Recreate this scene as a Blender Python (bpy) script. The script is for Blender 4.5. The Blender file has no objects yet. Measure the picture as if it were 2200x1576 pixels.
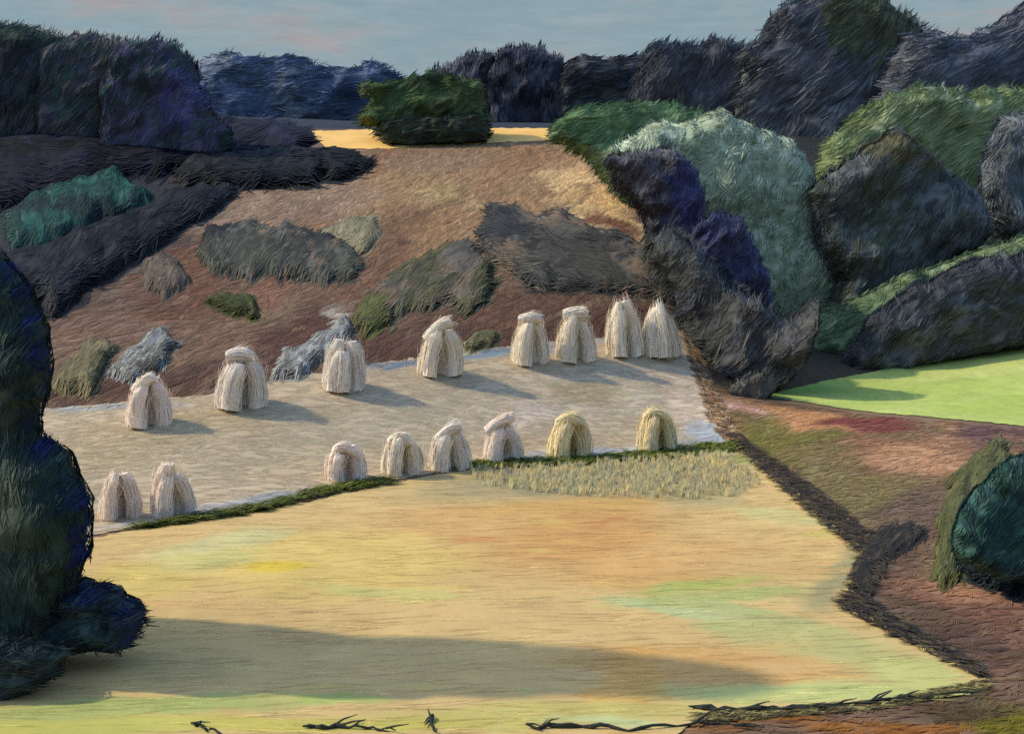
import bpy, math, random
import numpy as np
from mathutils import Vector
from mathutils.geometry import delaunay_2d_cdt

random.seed(7)
rng = np.random.default_rng(7)
scn = bpy.context.scene
COL = scn.collection

# ------------------------------------------------------------------ camera
F = 3022.0            # focal length in photo pixels (photo 2200 x 1576)
EYE = 17.0            # the painter stands on a hillside 16 m above the field
HZ = 450.0            # photo row of eye level
cd = bpy.data.cameras.new("camera")
cam = bpy.data.objects.new("camera", cd)
COL.objects.link(cam)
cam.location = (0, 0, EYE)
cam.rotation_euler = (math.radians(90), 0, 0)
cd.sensor_width = 36.0
cd.lens = 36.0 * F / 2200.0
cd.shift_y = -(788.0 - HZ) / 2200.0
cd.clip_start = 0.5
cd.clip_end = 8000
scn.camera = cam

# ------------------------------------------------------------------ light
EXPO = 0.95
SUN_EL = 41.0
SUN_DIR = Vector((-1.0, 0.18, 0)).normalized()       # where the sun stands, seen from above
SUN_AZ = math.degrees(math.atan2(SUN_DIR.x, SUN_DIR.y))
w = bpy.data.worlds.new("World")
scn.world = w
w.use_nodes = True
nt = w.node_tree
for n in list(nt.nodes):
    nt.nodes.remove(n)
N, L = nt.nodes.new, nt.links.new
out = N("ShaderNodeOutputWorld")
sky = N("ShaderNodeTexSky")
sky.sky_type = 'NISHITA'
sky.sun_disc = False
sky.ozone_density = 3.0
sky.sun_elevation = math.radians(SUN_EL)
sky.sun_rotation = math.radians(SUN_AZ)
bg = N("ShaderNodeBackground")
bg.inputs[1].default_value = 0.15
L(sky.outputs[0], bg.inputs[0])
tc = N("ShaderNodeTexCoord")
mp = N("ShaderNodeMapping")
mp.inputs['Scale'].default_value = (3.0, 3.0, 16.0)
mp.inputs['Rotation'].default_value = (0, math.radians(5), 0)
L(tc.outputs['Generated'], mp.inputs[0])
cl = N("ShaderNodeTexNoise"); cl.inputs['Scale'].default_value = 3.2
cl.inputs['Detail'].default_value = 5; cl.inputs['Roughness'].default_value = 0.62
L(mp.outputs[0], cl.inputs['Vector'])
cr = N("ShaderNodeValToRGB")
e = cr.color_ramp.elements
e[0].position = 0.42; e[0].color = (0.262, 0.368, 0.420, 1)
e[1].position = 0.72; e[1].color = (0.390, 0.352, 0.362, 1)
m_ = cr.color_ramp.elements.new(0.56); m_.color = (0.305, 0.378, 0.415, 1)
L(cl.outputs['Fac'], cr.inputs[0])
# fine dragged wisps
mp2 = N("ShaderNodeMapping"); mp2.inputs['Scale'].default_value = (14, 14, 90)
mp2.inputs['Rotation'].default_value = (0, math.radians(-4), 0)
L(tc.outputs['Generated'], mp2.inputs[0])
fn = N("ShaderNodeTexNoise"); fn.inputs['Scale'].default_value = 2.2; fn.inputs['Detail'].default_value = 6
fn.inputs['Roughness'].default_value = 0.7
L(mp2.outputs[0], fn.inputs['Vector'])
mr = N("ShaderNodeMapRange"); mr.inputs['From Min'].default_value = 0.3; mr.inputs['From Max'].default_value = 0.7
mr.inputs['To Min'].default_value = 0.92; mr.inputs['To Max'].default_value = 1.08
L(fn.outputs['Fac'], mr.inputs[0])
mul = N("ShaderNodeVectorMath"); mul.operation = 'SCALE'
L(cr.outputs[0], mul.inputs[0]); L(mr.outputs[0], mul.inputs['Scale'])
bg2 = N("ShaderNodeBackground"); bg2.inputs[1].default_value = 1.0 / 2 ** EXPO
L(mul.outputs[0], bg2.inputs[0])
sx = N("ShaderNodeSeparateXYZ"); L(tc.outputs['Generated'], sx.inputs[0])
mz = N("ShaderNodeMapRange"); mz.interpolation_type = 'SMOOTHSTEP'
mz.inputs['From Min'].default_value = 0.20; mz.inputs['From Max'].default_value = 0.38
mz.inputs['To Min'].default_value = 1.0; mz.inputs['To Max'].default_value = 0.0
L(sx.outputs['Z'], mz.inputs[0])
mx = N("ShaderNodeMixShader")
L(mz.outputs[0], mx.inputs[0]); L(bg.outputs[0], mx.inputs[1]); L(bg2.outputs[0], mx.inputs[2])
L(mx.outputs[0], out.inputs[0])

sd = bpy.data.lights.new("sun", 'SUN')
sd.energy = 1.7
sd.angle = math.radians(1.2)
sd.color = (1.0, 0.85, 0.60)
so = bpy.data.objects.new("sun", sd)
COL.objects.link(so)
ce = math.cos(math.radians(SUN_EL))
to_sun = Vector((SUN_DIR.x * ce, SUN_DIR.y * ce, math.sin(math.radians(SUN_EL))))
so.rotation_euler = to_sun.to_track_quat('Z', 'Y').to_euler()
so.location = (-60, 40, 80)

scn.view_settings.view_transform = 'Standard'
scn.view_settings.look = 'None'
scn.view_settings.gamma = 1
scn.view_settings.exposure = EXPO
scn.cycles.use_denoising = False

# ------------------------------------------------------------------ small maths
def lin(c):
    c = np.asarray(c, float) / 255.0
    return np.where(c <= 0.04045, c / 12.92, ((c + 0.055) / 1.055) ** 2.4)

GROUND_GAIN = np.array([1.12, 1.04, 0.86])     # colours below are as seen; these turn them into base colours
LEAF_GAIN = np.array([2.5, 2.5, 2.2])

def hash3(i, j, k, seed):
    h = (i * 374761393 + j * 668265263 + k * 2147483647 + seed * 974711) & 0xffffffff
    h = ((h ^ (h >> 13)) * 1274126177) & 0xffffffff
    return ((h ^ (h >> 16)) & 0xffff) / 65535.0

def vnoise(x, y, z=0.0, seed=0):
    x = np.asarray(x, float); y = np.asarray(y, float); z = np.zeros_like(x) + z
    i, j, k = np.floor(x).astype(np.int64), np.floor(y).astype(np.int64), np.floor(z).astype(np.int64)
    u, v, t = x - i, y - j, z - k
    u, v, t = u*u*(3-2*u), v*v*(3-2*v), t*t*(3-2*t)
    r = 0
    for a in (0, 1):
        for b in (0, 1):
            for c in (0, 1):
                r = r + (u if a else 1-u) * (v if b else 1-v) * (t if c else 1-t) * hash3(i+a, j+b, k+c, seed)
    return r * 2 - 1

def fbm(x, y, z=0.0, seed=0, o=3):
    s, a, f = 0, 1.0, 1.0
    for n in range(o):
        s = s + a * vnoise(x*f, y*f, np.asarray(z)*f, seed + n*17)
        a *= 0.5; f *= 2.03
    return s

# ------------------------------------------------------------------ terrain
def W(px, py, Y):
    return ((px - 1100) / F * Y, Y, EYE + (HZ - py) / F * Y)

ctrl = []
for x in (-90, -45, 0, 45, 90):
    ctrl += [(x, -30, 16.2), (x, 0, 15.3), (x, 20, 8.2), (x, 38, 1.6)]
for x in (-40, -28, -16, -5, 5):
    ctrl += [(x, 46, 1.0), (x, 56, 1.0), (x, 66, 1.0)]
ctrl += [(-4, 76, 1.0), (4, 80, 1.0), (12, 86, 1.0), (4, 88, 1.0), (14, 70, 1.0), (12, 56, 1.0), (14, 48, 1.0)]
# foot and head of the field of stooks
for px, py in ((-300, 1225), (150, 1160), (300, 1132), (560, 1095), (840, 1035), (1000, 1005), (1300, 982), (1565, 955)):
    Y1 = 16 * F / (py - 450); ctrl.append(W(px, py, Y1))
for px, py, Y in ((-300, 925, 88), (90, 880, 93), (300, 862, 94), (450, 848, 95), (620, 812, 98), (800, 785, 102),
                  (1000, 755, 107), (1200, 735, 111), (1470, 715, 116)):
    ctrl.append(W(px, py, Y))
# the brown hill
for px, py, Y in ((-300, 700, 116), (100, 660, 120), (100, 500, 150), (100, 310, 200), (100, 230, 260), (-300, 480, 160), (-300, 300, 215),
                  (450, 690, 122), (450, 560, 146), (450, 430, 172), (450, 320, 205),
                  (800, 640, 132), (800, 520, 154), (800, 400, 182), (800, 300, 214),
                  (1150, 600, 138), (1150, 470, 162), (1150, 370, 190), (1150, 292, 216),
                  (1380, 600, 138), (1380, 500, 155), (1350, 380, 186), (1400, 300, 216)):
    ctrl.append(W(px, py, Y))
# the right side: bank, green meadow, wooded slope
for px, py, Y in ((1700, 1060, 78.5), (1850, 1195, 64), (1850, 1300, 57), (2000, 1400, 51), (2100, 1455, 48), (2300, 1520, 44.5),
                  (2000, 1280, 58), (2000, 1150, 67), (2000, 1000, 82), (2000, 895, 96), (2000, 790, 117),
                  (2300, 1280, 57), (2300, 1150, 66), (2300, 1000, 80), (2300, 930, 90), (2300, 740, 118),
                  (1750, 960, 88), (1750, 830, 112), (1600, 900, 99), (1620, 820, 112), (1550, 780, 114), (1560, 860, 104),
                  (1600, 650, 140), (1600, 500, 165), (1700, 300, 215),
                  (2000, 620, 150), (2000, 450, 185), (2000, 330, 215), (2400, 600, 150), (2400, 420, 185), (2400, 320, 215)):
    ctrl.append(W(px, py, Y))
for x in (-130, -65, 0, 60, 130):
    ctrl += [(x, 300, 33 + abs(x) * .03), (x, 400, 36), (x, 520, 40)]
ctrl += [(-90, 60, 2.0), (-70, 90, 3.5), (90, 60, 2.0), (90, 100, 3.5)]
ctrl = np.array(ctrl)
ps = ctrl[:, :2] / 50.0

def tps_k(d2):
    return 0.5 * d2 * np.log(d2 + 1e-9)
n_ = len(ps)
A = np.zeros((n_ + 3, n_ + 3))
d2 = ((ps[:, None] - ps[None]) ** 2).sum(-1)
A[:n_, :n_] = tps_k(d2) + np.eye(n_) * 1e-3
A[:n_, n_:] = np.c_[np.ones(n_), ps]
A[n_:, :n_] = A[:n_, n_:].T
coef = np.linalg.solve(A, np.r_[ctrl[:, 2], 0, 0, 0])

GX = np.arange(-260, 260.5, 1.0)
GY = np.arange(-60, 561.0, 1.0)
gx, gy = np.meshgrid(GX, GY)
q = np.stack([gx.ravel(), gy.ravel()], -1)
HG = np.zeros(len(q))
for s in range(0, len(q), 20000):
    p = q[s:s+20000] / 50.0
    dd = ((p[:, None] - ps[None]) ** 2).sum(-1)
    HG[s:s+20000] = tps_k(dd) @ coef[:n_] + coef[n_] + p @ coef[n_+1:]
HG = HG.reshape(gx.shape)
# away from the valley everything runs out into gentle country
out_d = np.maximum(np.maximum(np.abs(gx) - 110, gy - 430), 0) / 130.0
tt = np.clip(out_d, 0, 1); tt = tt*tt*(3-2*tt)
flat = np.where(gy < 40, 15.0, np.where(gy < 240, 15 + (gy-40) / 200 * 23, 38.0))
HG = HG * (1 - tt) + flat * tt
HG = HG + 0.10 * fbm(gx / 7.0, gy / 7.0, seed=3) * np.clip((gy - 42) / 10, 0, 1)

def H(x, y):
    x = np.asarray(x, float); y = np.asarray(y, float)
    fx = np.clip(x - GX[0], 0, len(GX) - 1.001); fy = np.clip(y - GY[0], 0, len(GY) - 1.001)
    i, j = fx.astype(int), fy.astype(int)
    u, v = fx - i, fy - j
    return (HG[j, i]*(1-u)*(1-v) + HG[j, i+1]*u*(1-v) + HG[j+1, i]*(1-u)*v + HG[j+1, i+1]*u*v)

RY = np.arange(36, 420, 0.25)
def at(px, py):
    """where the sight line through this spot of the photograph meets the land"""
    px = np.atleast_1d(np.asarray(px, float)); py = np.atleast_1d(np.asarray(py, float))
    X = (px[:, None] - 1100) / F * RY[None]
    Z = EYE + (HZ - py[:, None]) / F * RY[None]
    g = H(X, np.broadcast_to(RY, X.shape)) - Z
    hit = g > 0
    k = np.where(hit.any(1), hit.argmax(1), len(RY) - 1)
    k = np.maximum(k, 1)
    ar = np.arange(len(px))
    a, b = g[ar, k-1], g[ar, k]
    t = np.clip(np.where(np.abs(b - a) > 1e-9, -a / np.where(np.abs(b-a) > 1e-9, b - a, 1), 1), 0, 1)
    Y = RY[k-1] + t * 0.25
    return np.stack([(px - 1100) / F * Y, Y], -1)

# ------------------------------------------------------------------ materials
def paint(name, scale=(1, 1, 1), noise=6.0, amount=0.22, bump=0.25, rough=0.85, spec=0.15, tint=None, specks=0.0, dist=0.05):
    """colour from the mesh's own colour attribute, broken up by dragged streaks and a woven grain"""
    m = bpy.data.materials.new(name); m.use_nodes = True
    t = m.node_tree; N, L = t.nodes.new, t.links.new
    b = t.nodes['Principled BSDF']
    b.inputs['Roughness'].default_value = rough
    b.inputs['Specular IOR Level'].default_value = spec
    at_ = N("ShaderNodeAttribute"); at_.attribute_name = "Col"
    tc = N("ShaderNodeTexCoord"); mp = N("ShaderNodeMapping"); mp.inputs['Scale'].default_value = scale
    L(tc.outputs['Object'], mp.inputs[0])
    n1 = N("ShaderNodeTexNoise"); n1.inputs['Scale'].default_value = noise; n1.inputs['Detail'].default_value = 6
    n1.inputs['Roughness'].default_value = 0.7
    L(mp.outputs[0], n1.inputs['Vector'])
    r = N("ShaderNodeMapRange"); r.inputs['From Min'].default_value = 0.28; r.inputs['From Max'].default_value = 0.72
    r.inputs['To Min'].default_value = 1 - amount; r.inputs['To Max'].default_value = 1 + amount
    L(n1.outputs['Fac'], r.inputs[0])
    s = N("ShaderNodeVectorMath"); s.operation = 'SCALE'
    L(at_.outputs['Color'], s.inputs[0]); L(r.outputs[0], s.inputs['Scale'])
    last = s.outputs[0]
    if specks:
        n2 = N("ShaderNodeTexNoise"); n2.inputs['Scale'].default_value = noise * 2.3; n2.inputs['Detail'].default_value = 3
        n2.inputs['Roughness'].default_value = 0.8
        L(mp.outputs[0], n2.inputs['Vector'])
        r2 = N("ShaderNodeMapRange"); r2.inputs['From Min'].default_value = 0.60; r2.inputs['From Max'].default_value = 0.70
        r2.inputs['To Max'].default_value = specks
        L(n2.outputs['Fac'], r2.inputs[0])
        mxn = N("ShaderNodeMix"); mxn.data_type = 'RGBA'
        L(r2.outputs[0], mxn.inputs['Factor']); L(last, mxn.inputs['A'])
        mxn.inputs['B'].default_value = tint or (0.62, 0.57, 0.52, 1)
        last = mxn.outputs['Result']
    L(last, b.inputs['Base Color'])
    if bump:
        bp = N("ShaderNodeBump"); bp.inputs['Strength'].default_value = bump; bp.inputs['Distance'].default_value = dist
        L(n1.outputs['Fac'], bp.inputs['Height']); L(bp.outputs[0], b.inputs['Normal'])
    return m

M_GROUND = paint("hill_earth", (1.4, 0.16, 1), 3.2, 0.22, 0.10, specks=0.25)
M_STUBBLE = paint("straw_stubble", (0.9, 0.35, 1), 3.4, 0.06, 0.04, specks=0.2, tint=(0.74, 0.64, 0.46, 1))
M_SHEAVES = paint("mown_field", (0.9, 0.3, 1), 2.6, 0.07, 0.06, specks=0.15)
M_MEADOW = paint("meadow_grass", (0.5, 0.25, 1), 3.0, 0.16, 0.1, specks=0.12, tint=(0.6, 0.7, 0.3, 1))
M_DITCH = paint("ditch_earth", (1, 1, 1), 4.0, 0.3, 0.5, specks=0.12)
M_LEAF = paint("foliage", (1, 1, 1), 3.0, 0.20, 0.0, rough=0.8, spec=0.12)
M_BLADE = paint("dry_blades", (1, 1, 1), 4.0, 0.18, 0.0, rough=0.8, spec=0.15)
M_STRAW = paint("straw", (1, 1, 1), 9.0, 0.10, 0.1, rough=0.75, spec=0.2, dist=0.02)
M_BARK = paint("bark", (3, 3, 0.7), 4.0, 0.3, 0.5, rough=0.9, spec=0.1)

# ------------------------------------------------------------------ object helpers
def make(name, verts, faces, cols, mat, parent=None, loc=None, smooth=False):
    me = bpy.data.meshes.new(name)
    v = np.asarray(verts, float)
    if loc is not None:
        v = v - np.asarray(loc)
    me.from_pydata(v.tolist(), [], faces)
    ca = me.color_attributes.new("Col", 'FLOAT_COLOR', 'POINT')
    c = np.ones((len(v), 4)); c[:, :3] = np.clip(cols, 0.001, 0.95)
    ca.data.foreach_set("color", c.ravel())
    me.materials.append(mat)
    if smooth:
        me.polygons.foreach_set("use_smooth", [True] * len(me.polygons))
    me.update()
    o = bpy.data.objects.new(name, me)
    COL.objects.link(o)
    if parent is not None:
        o.parent = parent
    elif loc is not None:
        o.location = loc
    return o

def tag(o, label=None, cat=None, group=None, kind=None):
    for k, v in (('label', label), ('category', cat), ('group', group), ('kind', kind)):
        if v:
            o[k] = v
    return o

def thing(name, loc, label, cat, group=None):
    o = bpy.data.objects.new(name, None)
    o.empty_display_size = 0.5
    COL.objects.link(o); o.location = loc
    return tag(o, label, cat, group)

def resample(poly, step):
    o = []
    for (a, b) in zip(poly, poly[1:] + poly[:1]):
        a, b = np.array(a, float), np.array(b, float)
        n = max(1, int(np.linalg.norm(b - a) / step))
        for i in range(n):
            o.append(a + (b - a) * i / n)
    return np.array(o)

def inside(pts, poly):
    x, y = pts[:, 0], pts[:, 1]
    r = np.zeros(len(pts), bool)
    j = len(poly) - 1
    for i in range(len(poly)):
        xi, yi = poly[i]; xj, yj = poly[j]
        c = ((yi > y) != (yj > y)) & (x < (xj - xi) * (y - yi) / (yj - yi + 1e-12) + xi)
        r ^= c
        j = i
    return r

def edge_dist(pts, poly):
    best = np.full(len(pts), 1e9)
    n = len(poly)
    for i in range(n):
        a, b = poly[i], poly[(i+1) % n]
        ab = b - a
        t = np.clip(((pts - a) @ ab) / (ab @ ab + 1e-12), 0, 1)
        d = np.hypot(*(pts - (a + t[:, None] * ab)).T)
        best = np.minimum(best, d)
    return best

# patches of other colour on soil, stubble and grass: an ellipse lying on the land
class Patch:
    def __init__(s, cx, cy, rx, ry, ang, col, soft=0.35, a=1.0):
        p = at([cx, cx+6, cx-6, cx, cx], [cy, cy, cy, cy+4, cy-4])
        s.p0 = p[0]
        J = np.stack([(p[1]-p[2]) / 12.0, (p[3]-p[4]) / 8.0], -1)
        s.Ji = np.linalg.inv(J)
        s.r = (rx, ry); s.c, s.s = math.cos(math.radians(ang)), math.sin(math.radians(ang))
        s.col = lin(col); s.soft = soft; s.a = a
    def alpha(s, x, y):
        d = s.Ji @ np.stack([x - s.p0[0], y - s.p0[1]])
        u = (d[0]*s.c - d[1]*s.s) / s.r[0]; v = (d[0]*s.s + d[1]*s.c) / s.r[1]
        return s.a * np.clip((1 + s.soft - np.hypot(u, v)) / (2 * s.soft), 0, 1)

def patch_colour(x, y, base, patches, wob=0.8, wf=2.2, gain=1.0):
    xx = x + wob * fbm(x / wf, y / wf, seed=11); yy = y + wob * fbm(x / wf, y / wf, seed=29)
    c = np.zeros((len(x), 3)) + lin(base)
    for p in patches:
        al = p.alpha(xx, yy)[:, None]
        al = al * al * (3 - 2 * al)
        c = c * (1 - al) + p.col * al
    return c * gain * (1 + 0.07 * fbm(x / 1.5, y / 1.5, seed=41)[:, None])

def sheet(name, poly_px, lift, step, mat, base, patches, kind='structure', edge=5.0, rough_px=3.0, wob=0.8, gain=1.0):
    """a field: the outline's spots on the land, filled with a fine mesh that follows the ground"""
    pp = resample(poly_px, edge)
    pp = pp + rough_px * np.stack([fbm(pp[:, 0] / 14, pp[:, 1] / 14, seed=5), 0.6*fbm(pp[:, 0] / 14, pp[:, 1] / 14, seed=6)], -1)
    b = at(pp[:, 0], pp[:, 1])
    lo, hi = b.min(0), b.max(0)
    X, Yg = np.meshgrid(np.arange(lo[0], hi[0], step), np.arange(lo[1], hi[1], step))
    P = np.stack([X.ravel(), Yg.ravel()], -1) + rng.uniform(-.25, .25, (X.size, 2)) * step
    P = P[inside(P, b)]
    P = P[edge_dist(P, b[::2]) > step * 0.5] if len(P) < 60000 else P
    V = [Vector(p) for p in b] + [Vector(p) for p in P]
    E = [(i, (i+1) % len(b)) for i in range(len(b))]
    r = delaunay_2d_cdt(V, E, [], 1, 1e-5)
    v = np.array([tuple(p) for p in r[0]])
    z = H(v[:, 0], v[:, 1]) + lift
    c = patch_colour(v[:, 0], v[:, 1], base, patches, wob=wob, gain=GROUND_GAIN * gain)
    o = make(name, np.c_[v, z], [tuple(f) for f in r[2]], c, mat, smooth=True)
    tag(o, kind=kind)
    return o, b

# ------------------------------------------------------------------ the land
HILL = [Patch(1000, 400, 330, 110, 0, (150, 123, 93)), Patch(620, 445, 190, 60, 10, (148, 126, 109)),
        Patch(930, 340, 160, 30, 0, (140, 118, 97)), Patch(1180, 340, 120, 40, 0, (142, 112, 82)),
        Patch(330, 640, 170, 90, 35, (126, 102, 88)), Patch(180, 740, 110, 90, 30, (118, 94, 80)),
        Patch(880, 520, 150, 60, 30, (148, 118, 88)), Patch(720, 620, 260, 70, 35, (110, 84, 67)),
        Patch(560, 700, 250, 90, 40, (114, 92, 76)), Patch(430, 560, 120, 40, 20, (128, 90, 68)),
        Patch(400, 630, 120, 50, 30, (110, 78, 62)), Patch(650, 720, 90, 40, 40, (88, 62, 50)),
        Patch(900, 735, 170, 55, 15, (86, 62, 50)), Patch(1150, 660, 240, 55, 0, (92, 68, 54)),
        Patch(1300, 700, 200, 60, 0, (80, 58, 46)), Patch(480, 800, 150, 40, 15, (88, 66, 56)),
        Patch(250, 845, 170, 25, 5, (84, 60, 50)), Patch(1310, 430, 110, 26, -42, (196, 158, 108)),
        Patch(1250, 425, 110, 44, -34, (190, 164, 122)), Patch(1300, 440, 110, 24, -38, (206, 174, 126)), Patch(950, 420, 80, 26, -10, (162, 140, 102)),
        Patch(1330, 490, 70, 26, -30, (112, 80, 58)), Patch(1430, 570, 25, 60, 20, (120, 104, 90)),
        Patch(700, 520, 60, 40, 20, (150, 118, 86)), Patch(260, 560, 90, 30, 30, (136, 122, 110)),
        Patch(740, 690, 40, 30, 45, (170, 168, 164)), Patch(600, 610, 180, 30, 35, (132, 96, 78), 0.5, .7),
        # right bank
        Patch(1850, 1050, 420, 200, 0, (128, 106, 82)), Patch(1550, 850, 45, 90, -15, (152, 116, 80)),
        Patch(1640, 890, 60, 40, -30, (176, 138, 110)), Patch(1730, 970, 180, 70, -25, (112, 108, 58)),
        Patch(1830, 1045, 160, 60, -25, (118, 108, 74)), Patch(1950, 960, 200, 30, -4, (144, 108, 86)),
        Patch(1740, 898, 90, 17, -12, (184, 138, 100)), Patch(1850, 912, 80, 12, -5, (122, 70, 66)),
        Patch(1990, 972, 120, 34, -3, (172, 134, 104)), Patch(2150, 935, 120, 24, -3, (104, 80, 82)),
        Patch(1960, 1100, 90, 60, 0, (106, 90, 78)), Patch(1960, 1190, 90, 60, 0, (104, 84, 72)),
        Patch(2080, 1295, 190, 60, -10, (126, 94, 76)), Patch(2150, 1265, 120, 26, -12, (150, 112, 88)),
        Patch(1960, 1320, 140, 45, -20, (94, 76, 64)), Patch(2160, 1345, 130, 40, -10, (112, 84, 72)),
        Patch(2080, 1400, 160, 40, -20, (88, 70, 62)), Patch(2180, 1430, 90, 40, 0, (92, 70, 62)),
        Patch(2090, 1510, 140, 60, 0, (80, 66, 44)), Patch(1900, 1562, 400, 22, 0, (138, 92, 40)),
        Patch(2190, 1560, 110, 50, 0, (106, 102, 24)), Patch(2150, 1470, 50, 30, 0, (138, 128, 128), .6, .6),
        Patch(1620, 880, 26, 14, 0, (196, 156, 150), .6, .8)]
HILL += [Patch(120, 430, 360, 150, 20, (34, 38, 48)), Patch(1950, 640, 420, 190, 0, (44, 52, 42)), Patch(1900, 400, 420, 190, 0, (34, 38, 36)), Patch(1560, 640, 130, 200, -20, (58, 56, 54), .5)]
prs = random.Random(5)
for k in range(110):
    HILL.append(Patch(prs.uniform(120, 1400), prs.uniform(340, 850), prs.uniform(25, 75), prs.uniform(7, 16), prs.uniform(25, 60),
                      prs.choice([(134, 104, 84), (104, 80, 66), (142, 118, 94), (96, 74, 60), (124, 112, 96), (138, 98, 76)]), .5, prs.uniform(.25, .6)))
for k in range(46):
    HILL.append(Patch(prs.uniform(1620, 2250), prs.uniform(900, 1480), prs.uniform(25, 70), prs.uniform(6, 14), prs.uniform(-30, 30),
                      prs.choice([(148, 116, 92), (92, 76, 64), (112, 108, 64), (172, 136, 100), (84, 70, 60), (126, 94, 78)]), .5, prs.uniform(.25, .6)))
HILL_BASE = (112, 90, 74)

def axis(a, b, step, far):
    m = list(np.arange(a, b + step*.5, step))
    lo, hi, s, k = [], [], step, step
    x = a
    while x > -far:
        k *= 1.35; x -= k; lo.append(x)
    x, k = b, step
    while x < far:
        k *= 1.35; x += k; hi.append(x)
    return np.array(lo[::-1] + m + hi)

xs, ys = axis(-72, 72, 0.65, 4000), axis(36, 232, 0.65, 4000)
X, Y = np.meshgrid(xs, ys)
x, y = X.ravel(), Y.ravel()
z = H(x, y)
nx, ny = len(xs), len(ys)
idx = np.arange(nx*ny).reshape(ny, nx)
fc = np.stack([idx[:-1, :-1], idx[:-1, 1:], idx[1:, 1:], idx[1:, :-1]], -1).reshape(-1, 4)
gc = patch_colour(x, y, HILL_BASE, HILL, wob=1.6, wf=4.0, gain=GROUND_GAIN)
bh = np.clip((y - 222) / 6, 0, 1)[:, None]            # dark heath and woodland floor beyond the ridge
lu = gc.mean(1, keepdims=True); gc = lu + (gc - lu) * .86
sl_ = x / np.maximum(y, 1)                             # darker ground under the two woods
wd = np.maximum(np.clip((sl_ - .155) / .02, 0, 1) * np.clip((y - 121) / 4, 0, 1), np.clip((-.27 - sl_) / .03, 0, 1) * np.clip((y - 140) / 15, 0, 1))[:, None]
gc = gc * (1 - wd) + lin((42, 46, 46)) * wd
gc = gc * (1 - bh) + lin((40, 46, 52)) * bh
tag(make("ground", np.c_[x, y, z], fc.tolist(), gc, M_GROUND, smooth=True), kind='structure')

YG = np.array([.81, .85, .95])
YEL = [Patch(1150, 1130, 330, 100, 0, (206, 168, 108)), Patch(1250, 1150, 150, 50, 5, (206, 160, 98)),
       Patch(700, 1200, 300, 70, 0, (216, 190, 114)), Patch(1400, 1230, 200, 40, 0, (208, 168, 106)),
       Patch(480, 1165, 150, 26, 12, (206, 198, 140)), Patch(440, 1205, 120, 20, 5, (204, 196, 124)),
       Patch(600, 1218, 60, 14, 0, (218, 192, 74)), Patch(300, 1250, 120, 40, 0, (212, 190, 112)),
       Patch(830, 1275, 180, 12, -4, (200, 190, 118)), Patch(1690, 1110, 130, 14, -8, (204, 196, 134)),
       Patch(1740, 1160, 90, 16, 10, (206, 192, 108)), Patch(1520, 1255, 150, 12, 8, (178, 182, 100)),
       Patch(1540, 1285, 200, 18, 5, (178, 182, 112)), Patch(1620, 1320, 200, 18, -12, (178, 184, 122)),
       Patch(1500, 1322, 180, 12, -10, (184, 190, 136)), Patch(1640, 1360, 180, 16, -8, (190, 192, 128)),
       Patch(1800, 1415, 260, 55, -15, (188, 184, 122)), Patch(1650, 1190, 200, 40, 0, (208, 176, 116)), Patch(1990, 1460, 130, 30, -20, (192, 192, 120)),
       Patch(1500, 1430, 330, 40, -2, (206, 166, 104)), Patch(1350, 1470, 90, 60, 80, (218, 172, 98)),
       Patch(1750, 1490, 330, 22, 0, (192, 196, 124)), Patch(1150, 1540, 420, 28, 2, (194, 182, 108)),
       Patch(250, 1525, 420, 22, 2, (174, 182, 108)), Patch(600, 1560, 500, 18, 0, (198, 188, 98)),
       Patch(150, 1565, 250, 20, 0, (190, 188, 100)), Patch(740, 1510, 90, 10, 0, (176, 186, 104)),
       Patch(1100, 1520, 60, 14, 80, (196, 186, 116)), Patch(1320, 1555, 140, 12, 0, (190, 198, 140)),
       Patch(1250, 1035, 330, 34, 2, (158, 152, 118), .5, .9), Patch(1480, 1060, 130, 30, 0, (166, 158, 116), .5, .8),
       Patch(1800, 1245, 90, 28, 52, (158, 152, 112), .6), Patch(1590, 985, 120, 14, 5, (150, 150, 92), .5),
       Patch(1310, 1120, 40, 8, 20, (196, 130, 80), .5, .6), Patch(1010, 1160, 60, 10, 0, (204, 150, 90), .5, .7),
       Patch(1500, 1180, 120, 30, 0, (216, 174, 112), .5, .7), Patch(1240, 1085, 200, 20, 0, (206, 166, 96), .5, .7)]
for k in range(70):
    YEL.append(Patch(prs.uniform(150, 1900), prs.uniform(1030, 1560), prs.uniform(30, 110), prs.uniform(4, 12), prs.uniform(-8, 8),
                     prs.choice([(216, 198, 128), (222, 200, 112), (212, 178, 116), (206, 166, 104), (214, 190, 130), (204, 186, 124), (214, 172, 108), (222, 196, 146)]), .6, prs.uniform(.2, .5)))
yellow_poly = [(-420, 1640), (-420, 1240), (-100, 1205), (150, 1165), (300, 1138), (560, 1100), (840, 1040), (1000, 1010), (1250, 993),
               (1420, 980), (1575, 962), (1640, 1005), (1720, 1075), (1800, 1140), (1852, 1188), (1848, 1230), (1805, 1300), (1880, 1340), (1990, 1395),
               (2060, 1432), (2118, 1470), (2080, 1495), (1900, 1512), (1700, 1530), (1500, 1545), (1440, 1590), (1440, 1640)]
yf, yfb = sheet("stubble_field", yellow_poly, 0.05, 0.22, M_STUBBLE, (210, 181, 122), YEL, rough_px=4, wob=0.5, gain=YG)

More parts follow.
